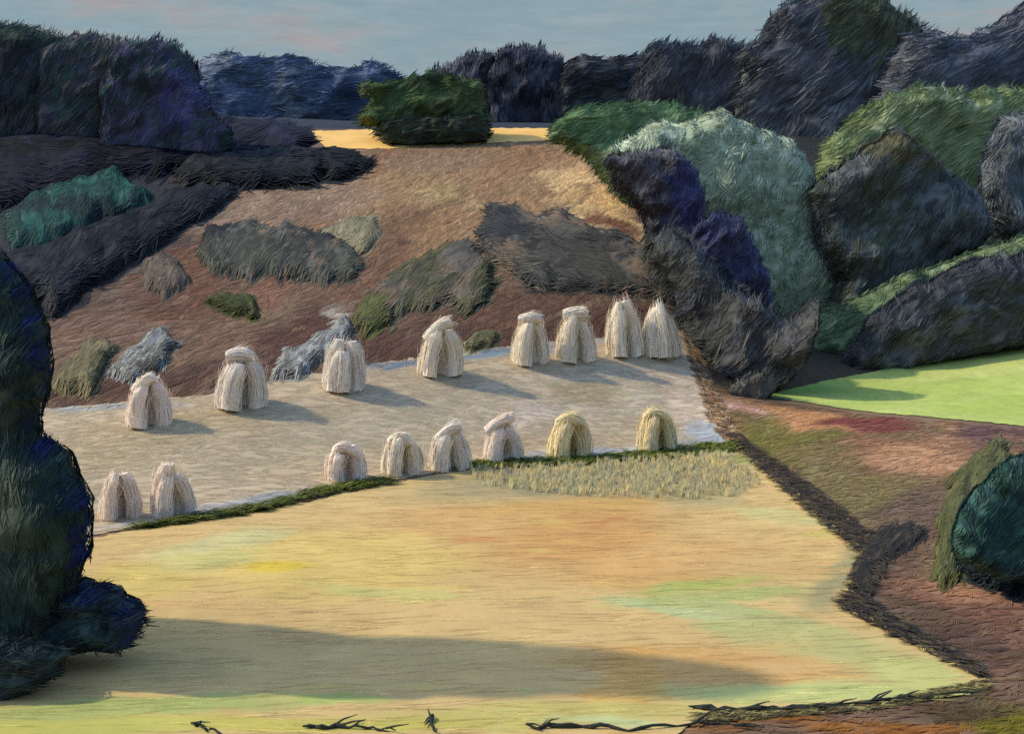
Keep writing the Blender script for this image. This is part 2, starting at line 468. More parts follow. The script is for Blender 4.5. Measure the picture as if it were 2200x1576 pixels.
STK = [Patch(300, 950, 260, 60, 8, (166, 154, 130)), Patch(600, 960, 300, 60, 10, (168, 157, 136)),
       Patch(1300, 850, 260, 60, 8, (176, 166, 150)), Patch(1000, 880, 300, 40, 8, (172, 162, 144)),
       Patch(1500, 850, 50, 100, 0, (192, 178, 164)), Patch(1150, 880, 80, 20, 20, (190, 178, 168)), Patch(1250, 845, 90, 24, 5, (166, 154, 130)),
       Patch(1530, 935, 60, 25, 0, (164, 172, 184)), Patch(1330, 972, 220, 10, 3, (152, 162, 176), .5),  # thin pale blue grey strips along the field's margins
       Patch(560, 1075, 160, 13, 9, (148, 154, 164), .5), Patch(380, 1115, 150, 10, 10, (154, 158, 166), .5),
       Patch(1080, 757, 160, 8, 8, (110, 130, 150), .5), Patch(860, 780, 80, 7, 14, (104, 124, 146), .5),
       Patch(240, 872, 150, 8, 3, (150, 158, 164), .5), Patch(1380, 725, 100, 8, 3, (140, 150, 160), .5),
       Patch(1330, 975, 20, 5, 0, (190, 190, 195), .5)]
stook_poly = [(-420, 945), (-200, 912), (90, 880), (300, 862), (450, 848), (620, 812), (800, 785), (900, 768), (1000, 755), (1200, 735), (1470, 712), (1484, 775),
              (1508, 830), (1528, 890), (1566, 950), (1420, 972), (1300, 982), (1000, 1003), (840, 1033), (560, 1093), (300, 1131), (150, 1158), (-100, 1198), (-420, 1232)]
sf, sfb = sheet("mown_field", stook_poly, 0.05, 0.34, M_SHEAVES, (170, 158, 138), STK, rough_px=3, gain=1.10)

RID = [Patch(740, 300, 90, 10, 0, (224, 186, 116)), Patch(1110, 290, 80, 8, 0, (220, 180, 104))]
ridge_poly = [(655, 283), (820, 278), (1000, 276), (1190, 276), (1192, 302), (1050, 308), (900, 316), (790, 322), (700, 316)]
sheet("ridge_field", ridge_poly, 0.08, 0.8, M_STUBBLE, (222, 184, 112), RID, rough_px=2)

MEA = [Patch(1900, 840, 240, 30, 6, (168, 190, 106)), Patch(2100, 800, 160, 20, 8, (178, 194, 122)), Patch(2150, 870, 160, 24, 0, (164, 188, 100)),
       Patch(1740, 838, 70, 10, 8, (150, 190, 104), .5), Patch(1820, 800, 100, 6, 12, (186, 192, 190), .6, .8), Patch(1720, 870, 100, 8, -8, (104, 124, 88), .5)]
for k in range(40):
    MEA.append(Patch(prs.uniform(1660, 2300), prs.uniform(750, 920), prs.uniform(30, 90), prs.uniform(3, 9), prs.uniform(-4, 12),
                     prs.choice([(160, 184, 100), (182, 198, 122), (150, 176, 96), (186, 200, 134)]), .6, prs.uniform(.3, .6)))
meadow_poly = [(1640, 852), (1690, 838), (1760, 822), (1950, 785), (2200, 738), (2520, 690), (2560, 950), (2200, 916), (2000, 897), (1850, 884), (1720, 864)]
sheet("green_meadow", meadow_poly, 0.06, 0.5, M_MEADOW, (172, 192, 112), MEA, rough_px=2, gain=.9)

DIT = [Patch(1640, 1000, 60, 20, -40, (66, 58, 48)), Patch(1750, 1090, 120, 20, -40, (52, 50, 50)), Patch(1690, 1060, 40, 8, -40, (70, 84, 110), .5, .7),
       Patch(1850, 1250, 40, 70, 15, (66, 58, 60)), Patch(1950, 1365, 110, 10, -27, (76, 80, 110), .5, .6)]
ditch_poly = [(1552, 930), (1590, 938), (1650, 985), (1720, 1030), (1800, 1090), (1850, 1135), (1905, 1165), (1900, 1225), (1870, 1285), (1900, 1315), (1990, 1365),
              (2090, 1425), (2120, 1462), (2055, 1436), (1985, 1400), (1875, 1345), (1800, 1303), (1845, 1232), (1850, 1192), (1795, 1145), (1712, 1078), (1635, 1010)]
sheet("ditch", ditch_poly, 0.10, 0.25, M_DITCH, (62, 56, 52), DIT, rough_px=3)

# ------------------------------------------------------------------ grass, straw litter and stubble: nobody could count it
def blades(name, poly_px, n, length, width, direction, spread, colour, label, cat, jitter=0.14, lift=(0.02, 0.12), upright=0.0, bundle=4, mat=M_BLADE, z0=0.056, curl=.2):
    b = at(*resample(poly_px, 20).T)
    lo, hi = b.min(0), b.max(0)
    P = rng.uniform(lo, hi, (int(n * 3), 2))
    # even density as seen from the hillside needs no more than even density on the land
    P = P[inside(P, b)][:n]
    n = len(P)
    P = np.repeat(P, bundle, 0); nb = len(P)
    base_c = colour(P[::bundle, 0], P[::bundle, 1])
    base_c = np.repeat(base_c * (1 + rng.normal(0, jitter, (n, 1))) * (1 + rng.normal(0, .03, (n, 3))), bundle, 0)
    base_c = base_c * (1 + rng.normal(0, jitter * .6, (nb, 1)))
    ang = np.repeat(rng.normal(math.radians(direction), math.radians(spread), n), bundle) + rng.normal(0, .05, nb)
    ln = np.repeat(rng.uniform(.6, 1.3, n), bundle) * rng.uniform(.7, 1.1, nb) * length
    wd = rng.uniform(.5, 1.3, nb) * width
    d = np.stack([np.cos(ang), np.sin(ang)], -1); s = np.stack([-d[:, 1], d[:, 0]], -1)
    off = (np.tile(np.arange(bundle), n) - (bundle-1) / 2) * width * 1.1
    P = P + s * off[:, None] + d * rng.uniform(-.15, .15, (nb, 1)) * length
    V = np.zeros((nb, 6, 3))
    rise = rng.uniform(*lift, nb)
    tilt = rng.normal(0, curl, nb)
    for k, (t, ww) in enumerate(((-.5, .35), (0, 1.0), (.5, .2))):
        for m, sg in enumerate((-1, 1)):
            xy = P + d * (t * ln)[:, None] * (1 - upright) + s * (sg * wd * ww * .5)[:, None]
            zz = H(xy[:, 0], xy[:, 1]) + z0 + rise * (1.0 if k == 1 else 0.25) + sg * wd * ww * .5 * tilt * .6 + (t + .5) * ln * upright
            V[:, k*2+m] = np.c_[xy, zz]
    idx = np.arange(nb)[:, None] * 6
    fcs = np.concatenate([idx + np.array([[0, 1, 3, 2]]), idx + np.array([[2, 3, 5, 4]])])
    cc = np.repeat(base_c, 6, 0)
    o = make(name, V.reshape(-1, 3), fcs.tolist(), cc, mat)
    tag(o, label, cat, kind='stuff')
    return o

def ground_col(x, y): return patch_colour(x, y, HILL_BASE, HILL, wob=1.6, wf=4.0, gain=GROUND_GAIN)
def yellow_col(x, y): return patch_colour(x, y, (210, 181, 122), YEL, wob=.5, gain=GROUND_GAIN * YG)
def stook_col(x, y): return patch_colour(x, y, (170, 158, 138), STK, gain=GROUND_GAIN)
def flat_col(*cs):
    cs = [lin(c) for c in cs]
    def f(x, y):
        k = rng.integers(0, len(cs), len(x))
        return np.array(cs)[k] * GROUND_GAIN
    return f

hill_poly = [(40, 880), (100, 660), (300, 560), (480, 410), (800, 320), (1190, 300), (1400, 480), (1480, 720), (1190, 740), (800, 790), (450, 850), (240, 872)]
blades("dry_grass", hill_poly, 9000, 3.4, 0.10, 76, 12, ground_col, "dry brown grass lying in streaks on the hillside", "grass", jitter=.18, lift=(0, .03), z0=.03, curl=.1)
bank_poly = [(1530, 790), (1650, 860), (1850, 890), (2250, 925), (2320, 1000), (2400, 1640), (1460, 1640), (1500, 1550), (1900, 1520), (2090, 1500), (2110, 1462), (1900, 1310), (1905, 1165), (1720, 1030), (1590, 935)]
blades("bank_grass", bank_poly, 5000, 1.0, 0.07, 20, 30, ground_col, "reddish brown rough grass on the bank right of the ditch", "grass", jitter=.12, lift=(0, .02), z0=.03, curl=.1)
blades("straw_litter", yellow_poly, 2600, 2.2, 0.026, 5, 9, lambda x, y: yellow_col(x, y) * 1.22, "loose yellow straw lying over the foreground stubble field", "straw", jitter=.13, lift=(0.0, .002), curl=0.0, z0=.053, bundle=5)
blades("mown_straw", stook_poly, 3800, 1.6, 0.08, 14, 20, stook_col, "pale mown straw lying between the rows of stooks", "straw", jitter=.06, lift=(0, .006), curl=.03)
blades("grey_stubble", [(1000, 1012), (1250, 1000), (1560, 975), (1640, 1040), (1560, 1075), (1250, 1070), (1040, 1045)], 1800, 0.7, 0.06, 80, 14,
       flat_col((162, 157, 124), (170, 162, 124), (152, 150, 124), (184, 168, 116)), "strip of grey green standing stubble below the green verge", "stubble", upright=0.5, bundle=3, lift=(0, .03))
verge_a = [(285, 1142), (290, 1131), (560, 1086), (700, 1048), (845, 1026), (850, 1042), (700, 1064), (560, 1104)]
verge_b = [(990, 1012), (990, 996), (1250, 984), (1400, 972), (1480, 958), (1580, 954), (1590, 972), (1440, 988), (1250, 1000)]
blades("grass_verge", verge_a, 800, 1.2, 0.10, 18, 10, flat_col((82, 92, 30), (70, 82, 28), (96, 104, 48)), "dark green grass verge under the left half of the mown field", "grass", bundle=4, lift=(.05, .3))
blades("grass_verge", verge_b, 900, 1.2, 0.10, 12, 10, flat_col((90, 102, 44), (76, 92, 36), (110, 118, 62)), "olive green grass verge under the right half of the mown field", "grass", bundle=4, lift=(.05, .3))
ditch_line = ditch_poly
blades("ditch_grass", ditch_line, 1100, 1.0, 0.07, -50, 25, flat_col((58, 54, 50), (70, 62, 52), (46, 46, 50), (84, 76, 62)), "dark rank grass along the ditch beside the stubble field", "grass", bundle=4, lift=(.02, .12), z0=.10)

blades("edge_grass", [(1462, 712), (1496, 712), (1530, 826), (1592, 944), (1558, 952), (1520, 892), (1502, 835)], 500, 0.9, 0.07, -60, 25,
       flat_col((150, 118, 86), (120, 98, 76), (170, 150, 128), (96, 82, 70)), "ragged tan grass along the right end of the mown field", "grass", bundle=4, lift=(.02, .1))
blades("edge_grass", [(1490, 1536), (1900, 1506), (2112, 1462), (2132, 1478), (1910, 1524), (1500, 1556)], 700, 0.6, 0.04, 8, 25,
       flat_col((92, 88, 60), (70, 66, 52), (150, 150, 100), (112, 98, 62)), "ragged dark grass along the lower right edge of the yellow field", "grass", bundle=4, lift=(.01, .06))
blades("edge_grass", [(1570, 962), (1600, 975), (1720, 1066), (1800, 1132), (1856, 1186), (1852, 1235), (1812, 1300), (1880, 1334), (1990, 1390), (2060, 1430), (2056, 1440), (1985, 1402), (1872, 1346), (1796, 1304), (1838, 1232), (1840, 1194), (1786, 1145), (1708, 1080), (1632, 1012)], 700, 0.6, 0.05, -45, 30,
       flat_col((150, 140, 96), (110, 100, 74), (176, 160, 106), (84, 78, 66)), "ragged pale grass between the ditch and the yellow field", "grass", bundle=4, lift=(.02, .1), z0=.08)

# ------------------------------------------------------------------ trees, shrubs, hedges
def crown_mesh(poly_px, Yf, deep, palette, stroke, ang, spread, dens, edge_pal=None, lump=0.22, seed=0, zones=(), mat_h=None):
    """a rounded body of foliage: its silhouette at its true distance and size, swelling to `deep` metres fore and aft,
    covered front and back with leafy sprays.  Returns verts, faces, colours."""
    sc = None
    base = np.array(poly_px, float)
    pp = resample([tuple(p) for p in base], 12.0)
    pp = pp + (6.0 if mat_h is None else 10.0) * np.stack([fbm(pp[:, 0] / 22, pp[:, 1] / 22, seed=seed), fbm(pp[:, 0] / 22, pp[:, 1] / 22, seed=seed+7)], -1)
    lo, hi = pp.min(0), pp.max(0)
    step = max(9.0, math.sqrt((hi - lo).prod() / 1500.0))
    X, Yg = np.meshgrid(np.arange(lo[0], hi[0], step), np.arange(lo[1], hi[1], step))
    P = np.stack([X.ravel(), Yg.ravel()], -1)
    P = P[inside(P, pp)]
    P = P[edge_dist(P, pp) > step * .45]
    shrink = pp + (pp.mean(0) - pp) / np.linalg.norm(pp.mean(0) - pp, axis=1, keepdims=True) * 3.0
    V = [Vector(p) for p in shrink] + [Vector(p) for p in P]
    E = [(i, (i+1) % len(pp)) for i in range(len(pp))]
    r = delaunay_2d_cdt(V, E, [], 1, 1e-4)
    v = np.array([tuple(p) for p in r[0]])
    d = np.where(np.arange(len(v)) < 0, 0, edge_dist(v, shrink))
    D = max(edge_dist(P, pp).max(), 1.0) if len(P) else 10.0

    if mat_h is not None:
        g0, g1 = lo - 60, hi + 60
        nx_, ny_ = int((g1[0]-g0[0]) / 10) + 2, int((g1[1]-g0[1]) / 6) + 2
        ax_, ay_ = np.linspace(g0[0], g1[0], nx_), np.linspace(g0[1], g1[1], ny_)
        mx_, my_ = np.meshgrid(ax_, ay_)
        YY = np.concatenate([at(mx_.ravel()[k:k+1500], my_.ravel()[k:k+1500])[:, 1] for k in range(0, mx_.size, 1500)]).reshape(ny_, nx_)

    def body(p2, dd, side):
        if mat_h is not None:      # low scrub that hugs the slope
            fx = np.clip((p2[:, 0]-g0[0]) / (g1[0]-g0[0]) * (nx_-1), 0, nx_-1.001); fy = np.clip((p2[:, 1]-g0[1]) / (g1[1]-g0[1]) * (ny_-1), 0, ny_-1.001)
            i, j = fx.astype(int), fy.astype(int); u, v_ = fx-i, fy-j
            Yq = YY[j, i]*(1-u)*(1-v_) + YY[j, i+1]*u*(1-v_) + YY[j+1, i]*(1-u)*v_ + YY[j+1, i+1]*u*v_
            Xq = (p2[:, 0] - 1100) / F * Yq
            t = np.sqrt(np.clip(1 - (1 - np.clip(dd / (.6*D), 0, 1)) ** 2, 0, 1))
            lum = 1 + lump * fbm(p2[:, 0] / (D*.55), p2[:, 1] / (D*.55), 1.3, seed=seed+3)
            return np.stack([Xq, Yq, H(Xq, Yq) + (mat_h * t * lum + .05 if side < 0 else -.15)], -1)
        t = np.sqrt(np.clip(1 - (1 - np.clip(dd / (.26*D), 0, 1)) ** 2, 0, 1)) * (.84 + .16 * np.clip(dd / D, 0, 1))
        lum = 1 + lump * fbm(p2[:, 0] / (D*.55), p2[:, 1] / (D*.55), side * 3.1, seed=seed+3)
        Y0 = Yf(p2[:, 0])
        Yv = Y0 + side * deep * t * lum
        # the silhouette belongs to the middle depth, so size there is the true one
        return np.stack([(p2[:, 0] - 1100) / F * Y0, Yv, EYE + (HZ - p2[:, 1]) / F * Y0], -1)
    f = np.array([tuple(q) for q in r[2]])
    A, B = body(v, d, -1), body(v, d, 1)
    verts = [A, B]
    fs = f.tolist() + (f[:, ::-1] + len(v)).tolist()
    pal = [lin(c) for c in palette]
    def pick(p2, n):
        g = fbm(p2[:, 0] / (D*.6), p2[:, 1] / (D*.6), seed=seed+13) * .8 + rng.normal(0, .38, n)
        k = np.clip(((g + 1) / 2 * len(pal)).astype(int), 0, len(pal)-1)
        c = np.array(pal)[k]
        for (cx, cy, rx, ry, zp) in zones:
            dz = np.hypot((p2[:, 0]-cx)/rx, (p2[:, 1]-cy)/ry) + rng.normal(0, .12, n)
            zc = np.array([lin(q) for q in zp])[rng.integers(0, len(zp), n)]
            c = np.where((dz < 1)[:, None], zc, c)
        g_ = c.mean(1, keepdims=True)
        c = g_ + (c - g_) * .80
        return c * (LEAF_GAIN if mat_h is None else LEAF_GAIN * .42)
    cols = [pick(v, len(v)), pick(v, len(v))]
    off = 2 * len(v)
    # sprays
    area = 0.5 * abs(np.dot(pp[:, 0], np.roll(pp[:, 1], 1)) - np.dot(pp[:, 1], np.roll(pp[:, 0], 1)))
    sl, sw = stroke
    bundle = 6
    sw = sw * .68
    for side, k in (((-1, 1.0),) if mat_h is not None else ((-1, 1.0), (1, 0.4))):
        n = int(dens * k * area / (sl * sw * bundle))
        n = max(n, 30)
        Q = rng.uniform(lo, hi, (n * 4, 2)); Q = Q[inside(Q, pp)][:n]
        ed = resample([tuple(p) for p in pp], max(9, sw*3.5)); ne = len(ed)          # a fringe along the outline
        ed = ed + (pp.mean(0) - ed) / np.linalg.norm(pp.mean(0) - ed, axis=1, keepdims=True) * sl * rng.uniform(.0, .3, (ne, 1))
        Q = np.r_[Q, ed]
        n = len(Q)
        dd = np.where(inside(Q, pp), edge_dist(Q, pp), 0)
        c0 = pick(Q, n)
        if edge_pal is not None and side == -1:
            fn_, ep = edge_pal
            mk = fn_(Q, dd) & (rng.uniform(0, 1, n) < .75)
            c0[mk] = np.array([lin(c) for c in ep])[rng.integers(0, len(ep), mk.sum())] * LEAF_GAIN
        turn = 18 * fbm(Q[:, 0] / (D*.9), Q[:, 1] / (D*.9), seed=seed+21)
        a0 = np.radians(ang + turn + rng.normal(0, spread, n) * np.where(np.arange(n) >= n - ne, 2.0, 1.0))
        Q = np.repeat(Q, bundle, 0); c = np.repeat(c0 * (1 + rng.normal(0, .10, (n, 1))), bundle, 0)
        a = np.repeat(a0, bundle) + rng.normal(0, .07, n*bundle)
        c = c * (1 + rng.normal(0, .09, (len(c), 1)))
        ll = np.repeat(rng.uniform(.55, 1.35, n), bundle) * rng.uniform(.7, 1.1, n*bundle) * sl * np.repeat(np.where(np.arange(n) >= n - ne, .8, 1.0), bundle)
        ww = rng.uniform(.6, 1.3, n*bundle) * sw
        dv = np.stack([np.cos(a), -np.sin(a)], -1)
        sticks = ~(inside(Q + dv * (ll * .5)[:, None], pp) & inside(Q - dv * (ll * .5)[:, None], pp))
        ll = np.where(sticks, ll * .75, ll); sv = np.stack([-dv[:, 1], dv[:, 0]], -1)
        Q = Q + sv * ((np.tile(np.arange(bundle), n) - (bundle - 1) / 2) * sw * 1.05)[:, None] + dv * rng.uniform(-.2, .2, (len(Q), 1)) * sl
        rise = rng.uniform(.01, .05, len(Q)) * (deep * .5 + .3)
        tw = rng.normal(0, .2, len(Q))
        S = np.zeros((len(Q), 6, 3))
        mid_in = None
        for kk, (t, wf_) in enumerate(((-.5, .5), (0.05, 1.0), (.5, .22))):
            c2 = Q + dv * (t * ll)[:, None]
            ins = inside(c2, pp)
            de = np.where(ins, edge_dist(c2, pp), 0)
            # sprays may stick out past the outline only a little
            for m, sg in enumerate((-1, 1)):
                p2 = c2 + sv * (sg * ww * wf_ * .5)[:, None]
                P3 = body(p2, de, side)
                if mat_h is not None:
                    P3[:, 2] += rise * .5 * (1.0 if kk == 1 else .5)
                else:
                    P3[:, 1] += side * (rise * (1.0 if kk == 1 else .55)) + sg * tw * ww * wf_ * Yf(p2[:, 0]) / F
                S[:, kk*2+m] = P3
        verts.append(S.reshape(-1, 3))
        i0 = off + np.arange(len(Q))[:, None] * 6
        fs += (i0 + np.array([[0, 1, 3, 2]])).tolist() + (i0 + np.array([[2, 3, 5, 4]])).tolist()
        cols.append(np.repeat(c, 6, 0)); off += len(Q) * 6
    return np.concatenate(verts), fs, np.concatenate(cols)

def tube(path, radii, sides=9):
    V, Fc = [], []
    path = [Vector(p) for p in path]
    for i, p in enumerate(path):
        d = (path[min(i+1, len(path)-1)] - path[max(i-1, 0)]).normalized()
        a = d.orthogonal().normalized(); b = d.cross(a)
        for k in range(sides):
            t = 2 * math.pi * k / sides
            V.append(tuple(p + (a*math.cos(t) + b*math.sin(t)) * radii[i] * (1 + .12*math.sin(3*t + i))))
    for i in range(len(path)-1):
        for k in range(sides):
            Fc.append((i*sides+k, i*sides+(k+1) % sides, (i+1)*sides+(k+1) % sides, (i+1)*sides+k))
    Fc.append(tuple(range(sides))[::-1]); Fc.append(tuple((len(path)-1)*sides + k for k in range(sides)))
    return V, Fc

SEED = [100]
def plant(name, poly, Y, deep, palette, label, cat, stroke=(38, 3.6), ang=60, spread=10, dens=1.9, trunk=True, group=None, edge_pal=None, zones=(), lump=.22, part='crown', one=False, low=None):
    SEED[0] += 31
    if isinstance(Y, tuple):
        (xa, ya), (xb, yb) = Y
        Yf = lambda p: ya + (np.clip(p, min(xa, xb)-200, max(xa, xb)+200) - xa) / (xb - xa) * (yb - ya)
    else:
        Yf = lambda p: np.zeros_like(np.asarray(p, float)) + Y
    arr = np.array(poly, float)
    best = (0, 0, 0, 0)
    for t in np.linspace(.1, .9, 33):
        c_ = arr[:, 0].min() + t * np.ptp(arr[:, 0])
        col = np.stack([np.full(200, c_), np.linspace(arr[:, 1].min(), arr[:, 1].max(), 200)], -1)
        m = inside(col, arr)
        if m.any():
            ext = col[m, 1].max() - col[m, 1].min()
            sc_ = m.sum() * (1 - .5 * abs(t - .5))
            if sc_ > best[0]:
                best = (sc_, c_, col[m, 1].min(), col[m, 1].max())
    cx = best[1]
    Yc = float(Yf(np.array([cx]))[0])
    bx = (cx - 1100) / F * Yc
    gz = float(H(bx, Yc))
    if low is not None:
        p_ = at(cx, .5 * (best[2] + best[3]))[0]
        bx, Yc = float(p_[0]), float(p_[1]); gz = float(H(bx, Yc)); one = True
    v, f, c = crown_mesh(poly, Yf, deep, palette, stroke, ang, spread, dens, edge_pal, lump, SEED[0], zones, low)
    if low is not None and name == 'hedge':
        c = c * .62
    loc = (bx, Yc, gz)
    if one:
        o = make(name, v, f, c, M_LEAF, None, loc); tag(o, label, cat, group)
        return o
    root = thing(name, loc, label, cat, group)
    make(part, v, f, c, M_LEAF, root, loc)
    top = EYE + (HZ - best[2] - .2 * (best[3] - best[2])) / F * Yc
    hgt = max(top - gz, .5) / .8
    rw = max(.06, min(.5, hgt * .028))
    tv, tf = tube([(0, 0, -.5), (0.02*hgt, 0, .1*hgt), (-.01*hgt, .01*hgt, .35*hgt), (.015*hgt, 0, .6*hgt), (0, 0, .8*hgt)],
                  [rw*1.5, rw*1.1, rw*.9, rw*.55, rw*.2])
    nv = len(tv)
    for k in range(4):
        t = k * 1.7 + SEED[0]
        h0 = hgt * (.3 + .1*k)
        l = min(hgt * .12, .12 * (best[3] - best[2]) / F * Yc)
        v2, f2 = tube([(0, 0, h0), (math.cos(t)*l*.5, math.sin(t)*min(deep, l)*.5, h0 + l*.4), (math.cos(t)*l, math.sin(t)*min(deep, l)*.8, h0 + l)],
                      [rw*.5, rw*.35, rw*.12], 6)
        o_ = len(tv)
        tv += v2; tf += [tuple(i + o_ for i in q) for q in f2]
    make("trunk" if trunk else "stem", tv, tf, np.tile(lin((70, 60, 52)), (len(tv), 1)), M_BARK, root, None)
    return root

def base_Y(px, py):
    return float(at(px, py)[0, 1])

DARK1 = [(24, 32, 36), (30, 36, 42), (38, 42, 52), (26, 36, 32), (54, 50, 54)]
# --- skyline
far = plant("distant_wood", [(380, 190), (425, 140), (470, 118), (560, 124), (650, 130), (700, 145), (740, 152), (800, 138), (850, 160), (870, 200), (880, 330), (700, 340), (380, 340)],
            400, 14, [(40, 52, 78), (48, 60, 86), (58, 70, 96), (44, 54, 70), (84, 90, 106)], "distant blue wood on the skyline left of the green ridge tree", "wood",
            stroke=(40, 4), ang=4, spread=12, one=True)
far['kind'] = 'stuff'
plant("dark_tree", [(905, 300), (918, 170), (950, 142), (1000, 122), (1060, 112), (1080, 200), (1080, 330), (920, 330)], 300, 7,
      [(28, 30, 42), (34, 36, 48), (24, 28, 36), (52, 52, 62)], "blackish skyline tree directly behind the green ridge tree", "tree", ang=80, group="dark trees along the skyline")
plant("dark_tree", [(1040, 310), (1045, 160), (1080, 106), (1150, 106), (1200, 122), (1225, 200), (1225, 330), (1050, 330)], 296, 7,
      [(30, 32, 44), (38, 40, 52), (26, 28, 38), (56, 56, 66)], "blackish skyline tree with upright strokes over the bare tan ridge", "tree", ang=88, group="dark trees along the skyline")
plant("dark_tree", [(1190, 310), (1195, 170), (1230, 130), (1310, 126), (1390, 118), (1430, 200), (1430, 330), (1200, 330)], 292, 7,
      [(26, 28, 36), (34, 36, 44), (46, 48, 54), (60, 60, 64)], "blackish low skyline tree left of the big grey wood", "tree", ang=20, group="dark trees along the skyline")
# --- dark wood on the left
plant("hill_tree", [(-220, 110), (-120, 62), (-40, 50), (40, 58), (110, 70), (165, 96), (230, 150), (230, 360), (-220, 380)], 206, 6,
      DARK1, "big black green tree at the top left corner on the skyline", "tree", ang=55, group="dark trees on the left hill",
      zones=((0, 70, 190, 36, [(26, 38, 34), (34, 46, 38)]),))
plant("hill_tree", [(80, 340), (90, 110), (160, 78), (210, 76), (290, 92), (340, 140), (340, 260), (310, 350)], 203, 5,
      [(30, 40, 44), (38, 46, 54), (58, 54, 54), (34, 50, 46), (44, 44, 60)], "middle tree of the dark left wood with brownish streaks", "tree", ang=58, group="dark trees on the left hill")
plant("hill_tree", [(220, 350), (222, 180), (260, 100), (325, 82), (375, 92), (412, 128), (428, 180), (450, 240), (500, 290), (480, 350)], 200, 5,
      [(36, 38, 56), (44, 44, 64), (34, 50, 46), (54, 52, 74), (40, 40, 48)], "violet black tree at the right end of the dark left wood", "tree", ang=62, group="dark trees on the left hill",
      zones=((400, 215, 40, 60, [(60, 60, 90), (44, 44, 84)]),))
plant("hedge", [(-200, 300), (0, 285), (200, 268), (420, 250), (560, 258), (662, 282), (672, 306), (640, 330), (520, 345), (420, 360), (250, 385), (60, 440), (-200, 480)],
      ((0, 168), (670, 190)), 4, [(16, 20, 44), (20, 25, 56), (26, 31, 50), (14, 22, 32), (40, 46, 80)], "long blue black hedge sweeping below the dark left wood", "hedge", ang=6, spread=9, stroke=(60, 4), low=1.6)
plant("hedge", [(378, 372), (420, 345), (560, 330), (690, 324), (770, 336), (806, 358), (785, 376), (690, 392), (600, 402), (480, 412), (390, 405)],
      ((380, 158), (800, 186)), 3, [(24, 30, 38), (32, 38, 46), (22, 27, 34), (50, 54, 58)], "dark hedge pointing right onto the tan hillside", "hedge", ang=5, spread=8, stroke=(56, 4), low=1.4)
plant("teal_shrub", [(10, 455), (60, 422), (130, 402), (200, 378), (250, 368), (275, 400), (330, 430), (300, 450), (190, 500), (110, 540), (50, 560), (15, 560)],
      base_Y(200, 505), 4, [(12, 66, 62), (18, 82, 74), (14, 52, 52), (36, 92, 84), (20, 62, 56)], "teal green bush in the dark hedges at left", "bush", ang=75, spread=25, low=1.5,
      zones=((170, 470, 190, 16, [(20, 44, 48)]),))
plant("hedge", [(-160, 660), (-120, 590), (20, 560), (90, 535), (180, 500), (330, 440), (430, 400), (505, 402), (480, 440), (390, 505), (290, 565), (200, 625), (115, 685), (85, 660), (40, 690), (-100, 740)],
      ((60, 116), (480, 166)), 3, [(32, 38, 48), (38, 45, 56), (27, 32, 44), (54, 58, 66), (36, 46, 48)], "grey black hedge running diagonally down the left edge of the brown hill", "hedge", ang=35, spread=12, stroke=(54, 3.8), low=1.4)
# --- right wood
R = [(50, 53, 60), (58, 62, 72), (44, 46, 52), (76, 78, 84), (52, 56, 68)]
plant("wood_tree", [(1330, 330), (1350, 220), (1378, 115), (1420, 92), (1480, 95), (1540, 86), (1600, 100), (1650, 170), (1700, 440), (1500, 420)], 236, 6,
      [(42, 44, 52), (52, 54, 62), (38, 40, 46), (62, 64, 68)], "dark grey tree on the skyline left of the tallest right tree", "tree", ang=55, group="dark grey trees of the right wood")
plant("wood_tree", [(1560, 380), (1575, 220), (1600, 110), (1645, 72), (1668, 24), (1720, -8), (1800, -30), (1880, -5), (1935, 28), (1975, 60), (2010, 150), (2010, 460), (1760, 500), (1640, 460)], 226, 7,
      R, "tallest dark grey tree reaching the top edge at right", "tree", ang=48, stroke=(54, 3.8), group="dark grey trees of the right wood",
      zones=((1850, 60, 110, 70, [(50, 56, 40), (62, 66, 46), (44, 48, 36)]),))
plant("wood_tree", [(1880, 380), (1890, 180), (1950, 75), (2010, 76), (2080, 80), (2140, 52), (2200, 8), (2320, -40), (2460, 60), (2480, 440), (1960, 440)], 216, 7,
      [(56, 60, 72), (64, 68, 80), (48, 52, 62), (82, 84, 94)], "broad slate grey tree at the top right corner", "tree", ang=32, stroke=(54, 3.8), group="dark grey trees of the right wood")
plant("ridge_tree", [(765, 268), (785, 240), (800, 215), (772, 190), (820, 182), (870, 166), (930, 158), (990, 172), (1034, 180), (1046, 250), (1048, 300), (960, 306), (860, 300), (810, 278)], 214, 5,
      [(42, 58, 30), (50, 66, 34), (36, 48, 28), (60, 74, 44), (32, 42, 28)], "rounded bright green tree alone on the ridge crest", "tree", ang=20, spread=20)
plant("ridge_tree_shade", [(808, 290), (830, 262), (900, 250), (980, 248), (1044, 252), (1049, 304), (980, 312), (900, 316), (840, 308)], 210, 3,  # the ridge tree's shaded underside, its shade put into darker leaf colours
      [(32, 42, 30), (40, 48, 36), (28, 34, 30)], "dark shaded underside of the bright green ridge tree, made as a separate mass", "bush", ang=15, trunk=False)
plant("green_tree", [(1178, 300), (1190, 262), (1250, 232), (1350, 222), (1450, 226), (1512, 250), (1520, 330), (1440, 470), (1400, 500), (1366, 460), (1320, 410), (1272, 352), (1228, 320)], 172, 4.5,
      [(62, 84, 52), (72, 94, 58), (54, 74, 48), (86, 104, 72)], "mid green tree at the hill's right shoulder behind the pale tree", "tree", ang=28)
